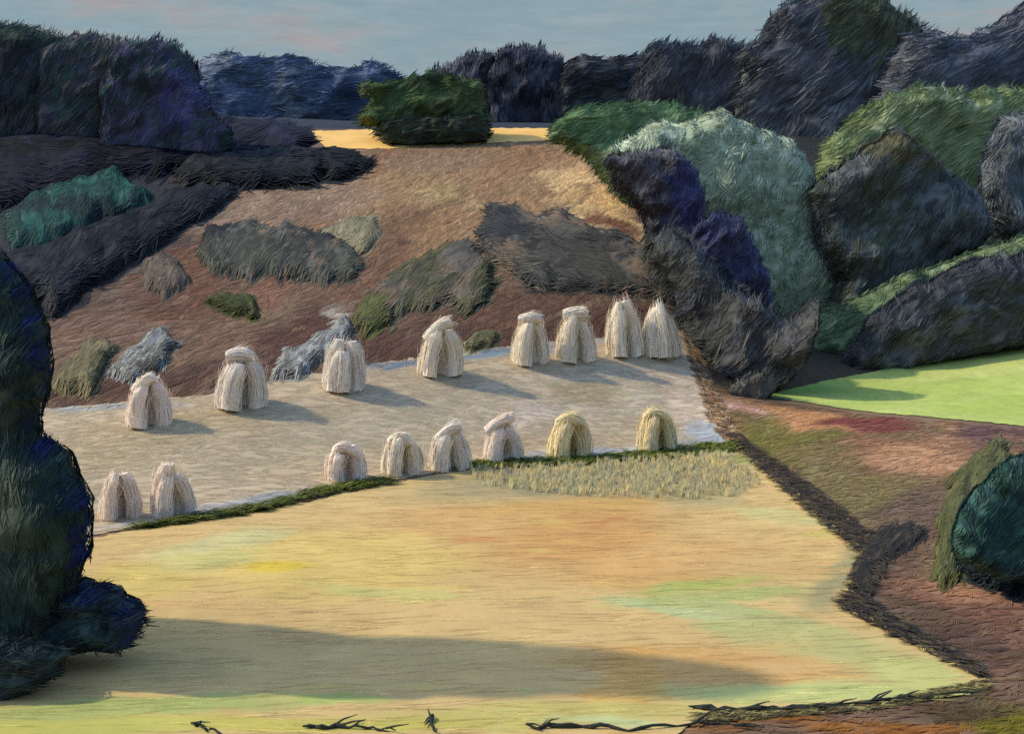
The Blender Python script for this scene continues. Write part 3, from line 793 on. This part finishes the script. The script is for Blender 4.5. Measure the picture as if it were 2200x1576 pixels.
plant("pale_tree", [(1300, 330), (1390, 272), (1480, 262), (1550, 238), (1620, 276), (1690, 302), (1735, 350), (1765, 420), (1780, 490), (1796, 560), (1798, 640), (1780, 700), (1720, 770), (1560, 760), (1450, 640), (1400, 450)], 140, 6,
      [(98, 110, 92), (106, 118, 100), (92, 102, 86), (116, 126, 110), (86, 98, 76)], "large pale sage green round tree in the right wood", "tree", ang=70, spread=30, stroke=(26, 4), lump=.12)
plant("olive_tree", [(1740, 400), (1770, 320), (1808, 280), (1850, 238), (1930, 200), (2000, 188), (2080, 202), (2160, 190), (2230, 200), (2260, 330), (2160, 480), (2110, 600), (1900, 560), (1800, 420)], 158, 5,
      [(88, 98, 64), (98, 108, 72), (80, 90, 56), (70, 82, 50), (122, 126, 98)], "light olive green tree behind the dark one at right", "tree", ang=40, stroke=(46, 4))
plant("dark_round_tree", [(1750, 520), (1738, 420), (1778, 372), (1850, 322), (1925, 282), (1985, 322), (2030, 370), (2100, 420), (2118, 500), (2090, 550), (2020, 570), (1960, 600), (1900, 660), (1840, 700), (1775, 690), (1800, 600)], 134, 4.5,
      [(46, 52, 56), (54, 60, 66), (42, 46, 48), (66, 70, 74), (48, 54, 46)], "dark slate round tree between the pale tree and right edge", "tree", ang=52, stroke=(44, 3.6),
      zones=((1950, 320, 110, 34, [(54, 50, 36), (62, 62, 46)]),))
plant("edge_tree", [(2112, 420), (2118, 320), (2140, 262), (2230, 225), (2340, 280), (2380, 460), (2340, 600), (2200, 590), (2140, 500)], 142, 4,
      [(60, 66, 72), (70, 76, 82), (54, 58, 62), (80, 84, 88)], "grey tree cut by the right edge under the olive one", "tree", ang=80, stroke=(36, 4))
plant("green_shrub", [(1700, 720), (1762, 670), (1850, 640), (1950, 588), (2060, 555), (2200, 508), (2380, 480), (2420, 600), (2200, 700), (2000, 740), (1880, 800), (1740, 822), (1690, 800)], 126, 4,
      [(64, 80, 54), (72, 88, 60), (56, 70, 48), (82, 96, 70)], "mid green scrub between the dark hedge and the dark slate tree", "bush", ang=35, trunk=False)
plant("hedge", [(1806, 802), (1830, 742), (1872, 682), (1950, 624), (2050, 575), (2130, 552), (2260, 540), (2460, 560), (2460, 712), (2200, 742), (2050, 770), (1900, 798)], 119, 2.6,
      [(42, 45, 50), (50, 53, 60), (36, 38, 44), (62, 64, 70)], "black hedge mass along the top of the bright green meadow", "hedge", ang=38, stroke=(48, 3.8), trunk=False)
plant("blue_black_tree", [(1296, 345), (1380, 325), (1440, 322), (1488, 350), (1512, 410), (1514, 480), (1560, 620), (1440, 640), (1404, 540), (1384, 470), (1340, 410)], 127, 4,
      [(50, 48, 54), (58, 56, 62), (44, 42, 50), (68, 66, 70)], "dark plum tree under the left side of the pale tree", "tree", ang=65, stroke=(34, 3.6),
      zones=((1468, 415, 44, 70, [(36, 36, 66), (30, 30, 58), (48, 48, 80)]),))
plant("blue_black_tree", [(1484, 500), (1530, 456), (1590, 466), (1622, 530), (1652, 610), (1652, 700), (1600, 760), (1500, 700), (1470, 600)], 120, 3.5,
      [(34, 36, 60), (40, 42, 70), (30, 32, 50), (54, 56, 82)], "small navy blue tree against the pale tree's middle", "tree", ang=60, stroke=(30, 3.6))
plant("thicket", [(1388, 510), (1440, 490), (1500, 530), (1560, 610), (1650, 660), (1700, 690), (1758, 652), (1745, 720), (1722, 790), (1665, 836), (1590, 836), (1520, 800), (1498, 760), (1470, 700), (1440, 620), (1400, 560)],
      ((1400, 118), (1700, 110)), 3.5, [(42, 44, 46), (52, 53, 54), (36, 38, 42), (64, 62, 60), (48, 50, 60)], "black thicket beside the upper right corner of the mown field", "thicket", ang=50, stroke=(46, 3.8), trunk=False)
plant("sapling", [(1560, 850), (1580, 815), (1640, 800), (1665, 828), (1640, 870), (1600, 890)], 107, 1.2,
      [(56, 54, 52), (70, 66, 60)], "small dark shrub at the thicket's foot above the pinkish bank", "bush", ang=60, trunk=False)
# --- scrub on the brown hill
plant("hill_shrub", [(425, 545), (450, 492), (520, 480), (600, 484), (650, 502), (690, 498), (740, 520), (776, 560), (768, 604), (700, 608), (620, 602), (520, 592), (440, 575)], base_Y(600, 600), 2.5,
      [(70, 70, 60), (80, 80, 68), (60, 60, 54), (96, 94, 84), (112, 92, 74)], "long grey green shrub on the left of the brown hill", "bush", ang=48, stroke=(34, 3.6), low=0.8, group="scrub on the brown hill",
      zones=((470, 498, 30, 24, [(48, 48, 50)]), (690, 520, 30, 26, [(54, 54, 54)])))
plant("hill_shrub", [(1028, 500), (1050, 452), (1100, 448), (1140, 472), (1215, 448), (1260, 488), (1330, 500), (1390, 530), (1420, 600), (1446, 655), (1350, 636), (1250, 622), (1180, 638), (1130, 620), (1090, 580), (1050, 545)], base_Y(1250, 632), 3,
      [(60, 58, 54), (70, 68, 62), (50, 50, 50), (84, 82, 76), (112, 92, 74)], "large charcoal scrub patch above the right stooks of the back row", "bush", ang=-18, spread=14, stroke=(48, 3.8), low=0.9, group="scrub on the brown hill",
      zones=((1070, 490, 50, 44, [(46, 46, 50), (54, 54, 56)]),))
plant("hill_shrub", [(752, 694), (780, 640), (850, 580), (920, 542), (1000, 522), (1050, 560), (1062, 620), (1020, 676), (960, 656), (880, 668), (800, 718)], base_Y(900, 690), 2.5,
      [(82, 78, 48), (92, 88, 54), (74, 72, 52), (88, 84, 70), (112, 92, 74)], "olive bush sloping up the middle of the brown hill", "bush", ang=42, stroke=(46, 3.8), low=0.8, group="scrub on the brown hill",
      zones=((800, 680, 40, 40, [(84, 86, 30)]), (1000, 560, 50, 40, [(92, 86, 80), (100, 92, 82)])))
plant("hill_shrub", [(443, 648), (480, 633), (550, 652), (560, 692), (500, 676)], base_Y(505, 688), 1.0,
      [(66, 70, 24), (76, 80, 28), (58, 60, 24)], "small dark olive tuft below the long grey green shrub", "bush", ang=-20, stroke=(34, 3.6), low=0.5, group="scrub on the brown hill")
plant("hill_shrub", [(112, 848), (135, 790), (190, 740), (245, 742), (222, 800), (205, 850)], base_Y(160, 850), 1.4,
      [(112, 104, 64), (100, 92, 60), (124, 114, 78)], "olive tan bush beside the mown field's left end", "bush", ang=48, stroke=(30, 3.6), low=0.7, group="scrub on the brown hill")
plant("hill_shrub", [(232, 806), (280, 752), (345, 714), (388, 742), (352, 790), (280, 818)], base_Y(280, 820), 1.2,
      [(124, 124, 122), (112, 108, 100), (136, 138, 140), (100, 94, 82)], "grey leaved bush just behind the leftmost stook of the back row", "bush", ang=40, stroke=(34, 3.6), low=0.6, group="scrub on the brown hill")
plant("hill_shrub", [(580, 812), (615, 765), (690, 725), (735, 690), (752, 712), (700, 770), (640, 806)], base_Y(620, 815), 1.0,
      [(132, 132, 130), (142, 142, 142), (120, 116, 110), (156, 156, 156)], "pale grey bush between the second and third back row stooks", "bush", ang=42, stroke=(30, 3.6), low=0.6, group="scrub on the brown hill")
plant("hill_shrub", [(300, 570), (340, 546), (392, 568), (410, 610), (350, 648), (310, 620)], base_Y(350, 648), 1.2,
      [(98, 84, 68), (110, 94, 78), (86, 74, 62)], "brownish shrub under the diagonal hedge", "bush", ang=60, stroke=(30, 3.6), low=0.6, group="scrub on the brown hill")
plant("hill_shrub", [(690, 500), (740, 478), (810, 476), (826, 510), (780, 545), (720, 535)], base_Y(760, 545), 1.0,
      [(136, 126, 94), (122, 116, 86), (150, 138, 106)], "pale dry shrub near the middle of the hill above the olive bush", "bush", ang=45, stroke=(30, 3.6), low=0.5, group="scrub on the brown hill")
plant("hill_shrub", [(985, 745), (1020, 728), (1070, 722), (1068, 742), (1010, 752)], base_Y(1030, 752), .6,
      [(96, 92, 58), (110, 104, 70)], "flat olive tuft between the fourth and fifth back row stooks", "bush", ang=10, stroke=(26, 3.4), low=0.4, group="scrub on the brown hill")
# --- right foreground
plant("olive_shrub", [(2008, 1240), (2016, 1150), (2028, 1090), (2050, 1035), (2110, 972), (2150, 948), (2172, 962), (2172, 1010), (2110, 1090), (2062, 1160), (2060, 1250), (2030, 1268)], base_Y(2060, 1235), 1.2,
      [(92, 94, 44), (82, 84, 40), (102, 102, 56), (72, 72, 38)], "narrow olive shrub hugging the left of the teal bush", "bush", ang=58, stroke=(40, 4), low=.35)
plant("teal_bush", [(2046, 1170), (2060, 1110), (2100, 1045), (2150, 1000), (2200, 975), (2330, 930), (2440, 1060), (2420, 1280), (2300, 1300), (2200, 1250), (2120, 1228), (2058, 1200)], base_Y(2200, 1275), 1.3,
      [(22, 50, 50), (28, 60, 57), (22, 40, 44), (44, 72, 68), (30, 54, 42)], "rounded dark teal bush cut by the right edge", "bush", ang=55, stroke=(36, 4), trunk=False)
plant("low_bramble", [(2040, 1215), (2070, 1200), (2120, 1208), (2220, 1232), (2400, 1260), (2400, 1330), (2220, 1300), (2130, 1262)], base_Y(2180, 1300), .8,
      [(30, 40, 46), (38, 48, 54), (26, 34, 38)], "low black bramble under the teal bush", "bush", ang=-14, spread=10, stroke=(50, 4), low=0.6)
plant("low_bramble", [(1830, 1250), (1842, 1205), (1862, 1165), (1900, 1138), (1960, 1128), (1990, 1150), (1950, 1180), (1900, 1200), (1880, 1240), (1850, 1290)], base_Y(1890, 1240), .6,
      [(44, 40, 38), (56, 48, 42), (40, 40, 40), (76, 66, 56)], "small dark bramble at the bend of the ditch", "bush", ang=45, stroke=(36, 3.8), low=0.15)
# --- near left tree and the shrub at its foot
def right_edge(Q, dd):
    return (dd < 9) & (Q[:, 0] > 10) & (Q[:, 1] > 560)
plant("broadleaf_tree", [(-620, 420), (-590, 0), (-520, -280), (-430, -450), (-350, -340), (-250, 60), (-150, 420), (-60, 525), (0, 548), (40, 590), (70, 650), (96, 710), (106, 780), (98, 850), (72, 930), (100, 948), (140, 985), (175, 1050), (192, 1110), (186, 1190),  # unseen crown up and left of view, drawn tall to throw the field's shadow
                         (166, 1240), (150, 1300), (120, 1400), (20, 1440), (-120, 1440), (-300, 1400), (-420, 1250), (-520, 950), (-600, 650)], ((-600, 55.5), (190, 49)), 2.7,
      [(24, 42, 40), (30, 48, 42), (40, 52, 46), (26, 36, 38), (48, 60, 52), (20, 36, 38)], "tall dark green tree filling the left edge beside both fields", "tree", ang=85, spread=14, stroke=(46, 4.2),
      edge_pal=(right_edge, [(24, 30, 60), (20, 26, 48), (30, 36, 72)]), zones=((40, 1060, 60, 80, [(56, 66, 52), (46, 56, 46)]),))
plant("foot_shrub", [(-260, 1340), (-100, 1290), (60, 1264), (160, 1256), (215, 1262), (262, 1288), (308, 1312), (302, 1346), (284, 1380), (190, 1390), (100, 1410), (-60, 1420), (-240, 1420)], 50, 1.6,
      [(24, 40, 44), (30, 46, 48), (22, 32, 38), (38, 56, 56)], "low black green shrub spreading right from the foot of the left tree", "bush", ang=8, stroke=(60, 4.4), trunk=False,
      edge_pal=(lambda Q, dd: (dd < 8) & (Q[:, 0] > 120) & (Q[:, 1] > 1255), [(24, 26, 62), (22, 24, 50)]))
plant("low_bramble", [(-240, 1390), (-100, 1375), (40, 1380), (138, 1395), (120, 1440), (50, 1486), (-60, 1524), (-240, 1530)], 46.3, 1.0,
      [(22, 34, 40), (28, 40, 44), (20, 28, 34), (34, 48, 50)], "blackish bramble in the bottom left corner below the spreading shrub", "bush", ang=12, stroke=(60, 4.4), trunk=False)

# ------------------------------------------------------------------ stooks
STRAW_GAIN = np.array([1.2, 1.15, 1.06])
STRAW = [(228, 218, 200), (236, 224, 202), (220, 210, 194), (228, 214, 186), (208, 200, 190)]
def sheaf_mesh(foot, head, r0, r1, r2, n, pal, rs, belly=0.0, out=None):
    """a bundle of straw: a waisted, bellied body clad in many thin ragged stalks"""
    foot, head = Vector(foot), Vector(head)
    ax = head - foot; Ln = ax.length; ax.normalize()
    a = ax.orthogonal().normalized(); b = ax.cross(a)
    out = out or Vector((0, 0, 0))
    prof = ((0, r0), (.25, r0*.95), (.62, r1), (.82, (r1+r2)*.5), (1.0, r2*.7))
    V, Fc, C = [], [], []
    sd = 10
    def col(): return lin(pal[rs.randrange(len(pal))]) * rs.uniform(.86, 1.1)
    def mid(t): return foot + ax*(t*Ln) + out*(belly * 4*max(t, 0)*max(1-t, 0))
    for i, (t, r) in enumerate(prof):
        for k in range(sd):
            th = 2*math.pi*k/sd
            rr = r * .86 * (1 + rs.uniform(-.12, .12))
            V.append(tuple(mid(t) + (a*math.cos(th) + b*math.sin(th))*rr)); C.append(col())
    for i in range(len(prof)-1):
        for k in range(sd):
            Fc.append((i*sd+k, i*sd+(k+1) % sd, (i+1)*sd+(k+1) % sd, (i+1)*sd+k))
    Fc.append(tuple(range(sd))[::-1]); Fc.append(tuple((len(prof)-1)*sd+k for k in range(sd)))
    for s in range(n):
        th = rs.uniform(0, 2*math.pi); wv = rs.uniform(.014, .042)
        c = col()
        t0 = rs.uniform(-.03, .45); t1 = min(t0 + rs.uniform(.4, .9), rs.uniform(.9, 1.16))
        base = len(V); slew = rs.uniform(-.5, .5); fly = rs.uniform(0, .5) if rs.random() < .4 else rs.uniform(0, .08)
        for q in range(4):
            u = q / 3; t = t0 + (t1 - t0) * u
            r = np.interp(t, [p[0] for p in prof], [p[1] for p in prof]) * (1 + .06 + fly*u*u*2)
            d = a*math.cos(th + slew*u) + b*math.sin(th + slew*u); sdv = ax.cross(d)
            p = mid(t) + d*r
            V.append(tuple(p - sdv*wv*(1-.5*u))); V.append(tuple(p + sdv*wv*(1-.5*u))); C += [c, c]
        for k in range(3):
            Fc.append((base+2*k, base+2*k+1, base+2*k+3, base+2*k+2))
    return V, Fc, C

def stook(px, py, wpx, hpx, label, pal=STRAW, lean=0.0, flare=.5, hood=0.0, skew=0, gap=(-50, 34), seed=1, scale_top=.5, style='diag'):
    rs = random.Random(seed)
    wpx *= 1.02; hpx *= .95
    x, y = at(px, py)[0]
    z = float(H(x, y))
    w_, h_ = wpx / F * y, hpx / F * y
    root = thing("stook", (x, y, z), label, "stook", "stooks standing in two rows on the mown field")
    n = 7
    R0 = w_ * .5
    for k in range(n):
        th = math.radians(skew) + 2*math.pi*(k+.5)/n + rs.uniform(-.16, .16)
        deg = (math.degrees(th) + 180) % 360 - 180
        if gap and abs((deg - gap[0] + 180) % 360 - 180) < gap[1]: continue
        r0 = R0 * .42 * rs.uniform(.85, 1.15)
        fr = R0 - r0 * .85
        foot = (math.cos(th)*fr, math.sin(th)*fr*.9, -.02)
        tr = R0 * scale_top * .55
        hh = h_ * rs.uniform(.74, 1.02) * (.9 if hood else 1)
        head = (math.cos(th)*tr*rs.uniform(.5, 1.1) + lean*h_, math.sin(th)*tr, hh)
        v, f, c = sheaf_mesh(foot, head, r0, r0*.8, r0*flare*1.7, 130, pal, rs, R0*.16, Vector((math.cos(th), math.sin(th), 0)))
        make("sheaf", v, f, np.array(c)*STRAW_GAIN, M_STRAW, root, None)
    if hood:
        # a sheaf opened and laid over the top
        hx = lean*h_
        lft, rgt = rs.uniform(.5, .85), rs.uniform(.35, .75)
        zl, zr = {'flat': (.90, .93), 'diag': (.66, 1.02), 'arch': (.70, .72)}[style]
        v, f, c = sheaf_mesh((hx - R0*lft, -R0*.12, h_*zl), (hx + R0*rgt*hood, -R0*.1, h_*zr), R0*.27*rs.uniform(.85, 1.2), R0*.24, R0*.30, 150, pal, rs,
                             R0*(.34 if style == 'arch' else .12), Vector((-.15, -.25, 1)))
        make("hood_sheaf", v, f, np.array(c)*STRAW_GAIN, M_STRAW, root, None)
    return root

PALE = [(226, 218, 204), (218, 210, 196), (206, 200, 192), (214, 208, 198)]
PINK = [(236, 218, 204), (228, 212, 202), (238, 220, 202), (212, 204, 200)]
GOLD = [(230, 214, 168), (222, 206, 156), (234, 218, 174), (214, 200, 164)]
B = "in the back row"
stook(320, 915, 92, 112, "leftmost stook of the back row with a ragged pinkish head", PINK, lean=-.02, hood=.8, seed=11, style='diag', scale_top=.6)
stook(518, 876, 104, 128, "broad grey cream stook, second from left in the back row", PALE, lean=.06, hood=.9, seed=12, style='flat', scale_top=.62)
stook(738, 838, 86, 118, "third stook from left in the back row, before the pale grey bush", PALE, lean=.04, hood=.0, seed=13, scale_top=.6)
stook(945, 806, 92, 122, "tilted white topped stook, fourth in the back row, below the olive bush", STRAW, lean=.03, hood=1.0, seed=14, style='diag', scale_top=.5)
stook(1142, 782, 82, 110, "flat topped stook, fifth in the back row under the charcoal scrub", STRAW, lean=.0, hood=.8, seed=15, style='flat', scale_top=.8)
stook(1240, 776, 84, 116, "stook with an overhanging cream hood, sixth in the back row", STRAW, lean=-.02, hood=1.0, seed=16, style='flat', scale_top=.5)
stook(1346, 764, 82, 122, "tall pointed stook second from the right end of the back row", STRAW, lean=-.08, hood=0, seed=17, scale_top=.3, flare=.4)
stook(1424, 765, 84, 122, "tall pointed stook at the right end of the back row, against the thicket", STRAW, lean=-.08, hood=0, seed=18, scale_top=.3, flare=.4)
stook(258, 1112, 88, 108, "leftmost stook of the front row, next to the left tree", PINK, lean=-.02, hood=.0, seed=21, gap=(-64, 50), scale_top=.4)
stook(375, 1108, 92, 118, "pinkish peaked stook standing alone near the left green verge", PINK, lean=-.05, hood=0, seed=22, gap=(-64, 50), scale_top=.35)
stook(745, 1030, 84, 84, "squat rounded stook where the left green verge ends", PINK, lean=.0, hood=.7, seed=23, gap=(-64, 50), style='arch', scale_top=.7)
stook(864, 1018, 86, 98, "white arched stook in the front row above the verge's gap", STRAW, lean=.02, hood=.8, seed=24, gap=(-64, 50), style='arch', scale_top=.55)
stook(968, 1008, 88, 98, "dull grey stook in the front row, right of the white arched one", PALE, lean=.0, hood=.8, style='diag', seed=25, gap=(-64, 50), scale_top=.4)
stook(1084, 990, 86, 100, "peach tipped stook in the middle of the front row over the right verge", PINK, lean=-.02, hood=.8, style='diag', seed=26, gap=(-64, 50), scale_top=.4)
stook(1226, 980, 98, 100, "wide straw yellow stook, second from right in the front row", GOLD, lean=.0, hood=.9, seed=27, gap=(-64, 50), style='arch', scale_top=.45)
stook(1412, 968, 84, 104, "golden stook at the right end of the front row", GOLD, lean=.02, hood=.7, seed=28, gap=(-64, 50), style='arch', scale_top=.55)

# ------------------------------------------------------------------ branches lying along the near edge
def branch(pts, r, label, twigs=4, seed=0):
    rs = random.Random(seed)
    b = at([p[0] for p in pts], [p[1] for p in pts])
    P = [(q[0], q[1], float(H(q[0], q[1])) + .12) for q in b]
    o0 = Vector(P[len(P)//2])
    Q = [tuple(Vector(p) - o0) for p in P]
    root = thing("fallen_branch", tuple(o0), label, "branch", "dark branches along the near field edge")
    Q2 = []
    for a_, b_ in zip(Q, Q[1:]):
        for t in (0, .2, .4, .6, .8):
            p = Vector(a_).lerp(Vector(b_), t)
            Q2.append(tuple(p + Vector((0, rs.uniform(-.12, .12), rs.uniform(-.05, .05)))))
    Q = Q2 + [Q[-1]]
    r *= .7; twigs = twigs * 2
    rad = [max(.012, r * (1 - .75*i/(len(Q)-1)) * rs.uniform(.6, 1.25) * min(1, .25 + i*.4)) for i in range(len(Q))]
    v, f = tube(Q, rad, 8)
    make("stem", v, f, np.tile(lin((56, 60, 54)), (len(v), 1)), M_BARK, root)
    for k in range(twigs):
        i = rs.randrange(0, len(Q)-1)
        p = Vector(Q[i]).lerp(Vector(Q[i+1]), rs.random())
        d = (Vector(Q[i+1]) - Vector(Q[i])).normalized()
        s = Vector((-d.y, d.x, 0)) * rs.choice((-1, 1))
        l_ = rs.uniform(.4, 1.5); e1 = p + d*.35*l_ + s*rs.uniform(.02, .16)*l_ + Vector((0, 0, rs.uniform(0, .14))); e2 = e1 + d*.4*l_ + s*.05 + Vector((0, 0, rs.uniform(-.05, .1)))
        v, f = tube([p, e1, e2], [r*.5, r*.35, r*.12], 6)
        make("twig", v, f, np.tile(lin((60, 64, 56)), (len(v), 1)), M_BARK, root)
    return root
branch([(1478, 1524), (1560, 1530), (1680, 1527), (1800, 1518), (1950, 1506), (2085, 1494)], .13, "long dark branch along the yellow field's lower right edge", 9, 1)
branch([(1130, 1568), (1250, 1566), (1350, 1572), (1480, 1560), (1580, 1566)], .12, "dark branch at the bottom edge right of the middle", 5, 2)
branch([(650, 1566), (720, 1568), (790, 1570), (850, 1576)], .12, "dark branch at the bottom edge left of the middle", 3, 3)
branch([(412, 1556), (440, 1570), (470, 1582)], .11, "short twiggy branch poking in at the bottom left", 2, 4)
branch([(930, 1544), (925, 1560), (938, 1580)], .13, "short upright dark shoot at the bottom centre", 2, 5)
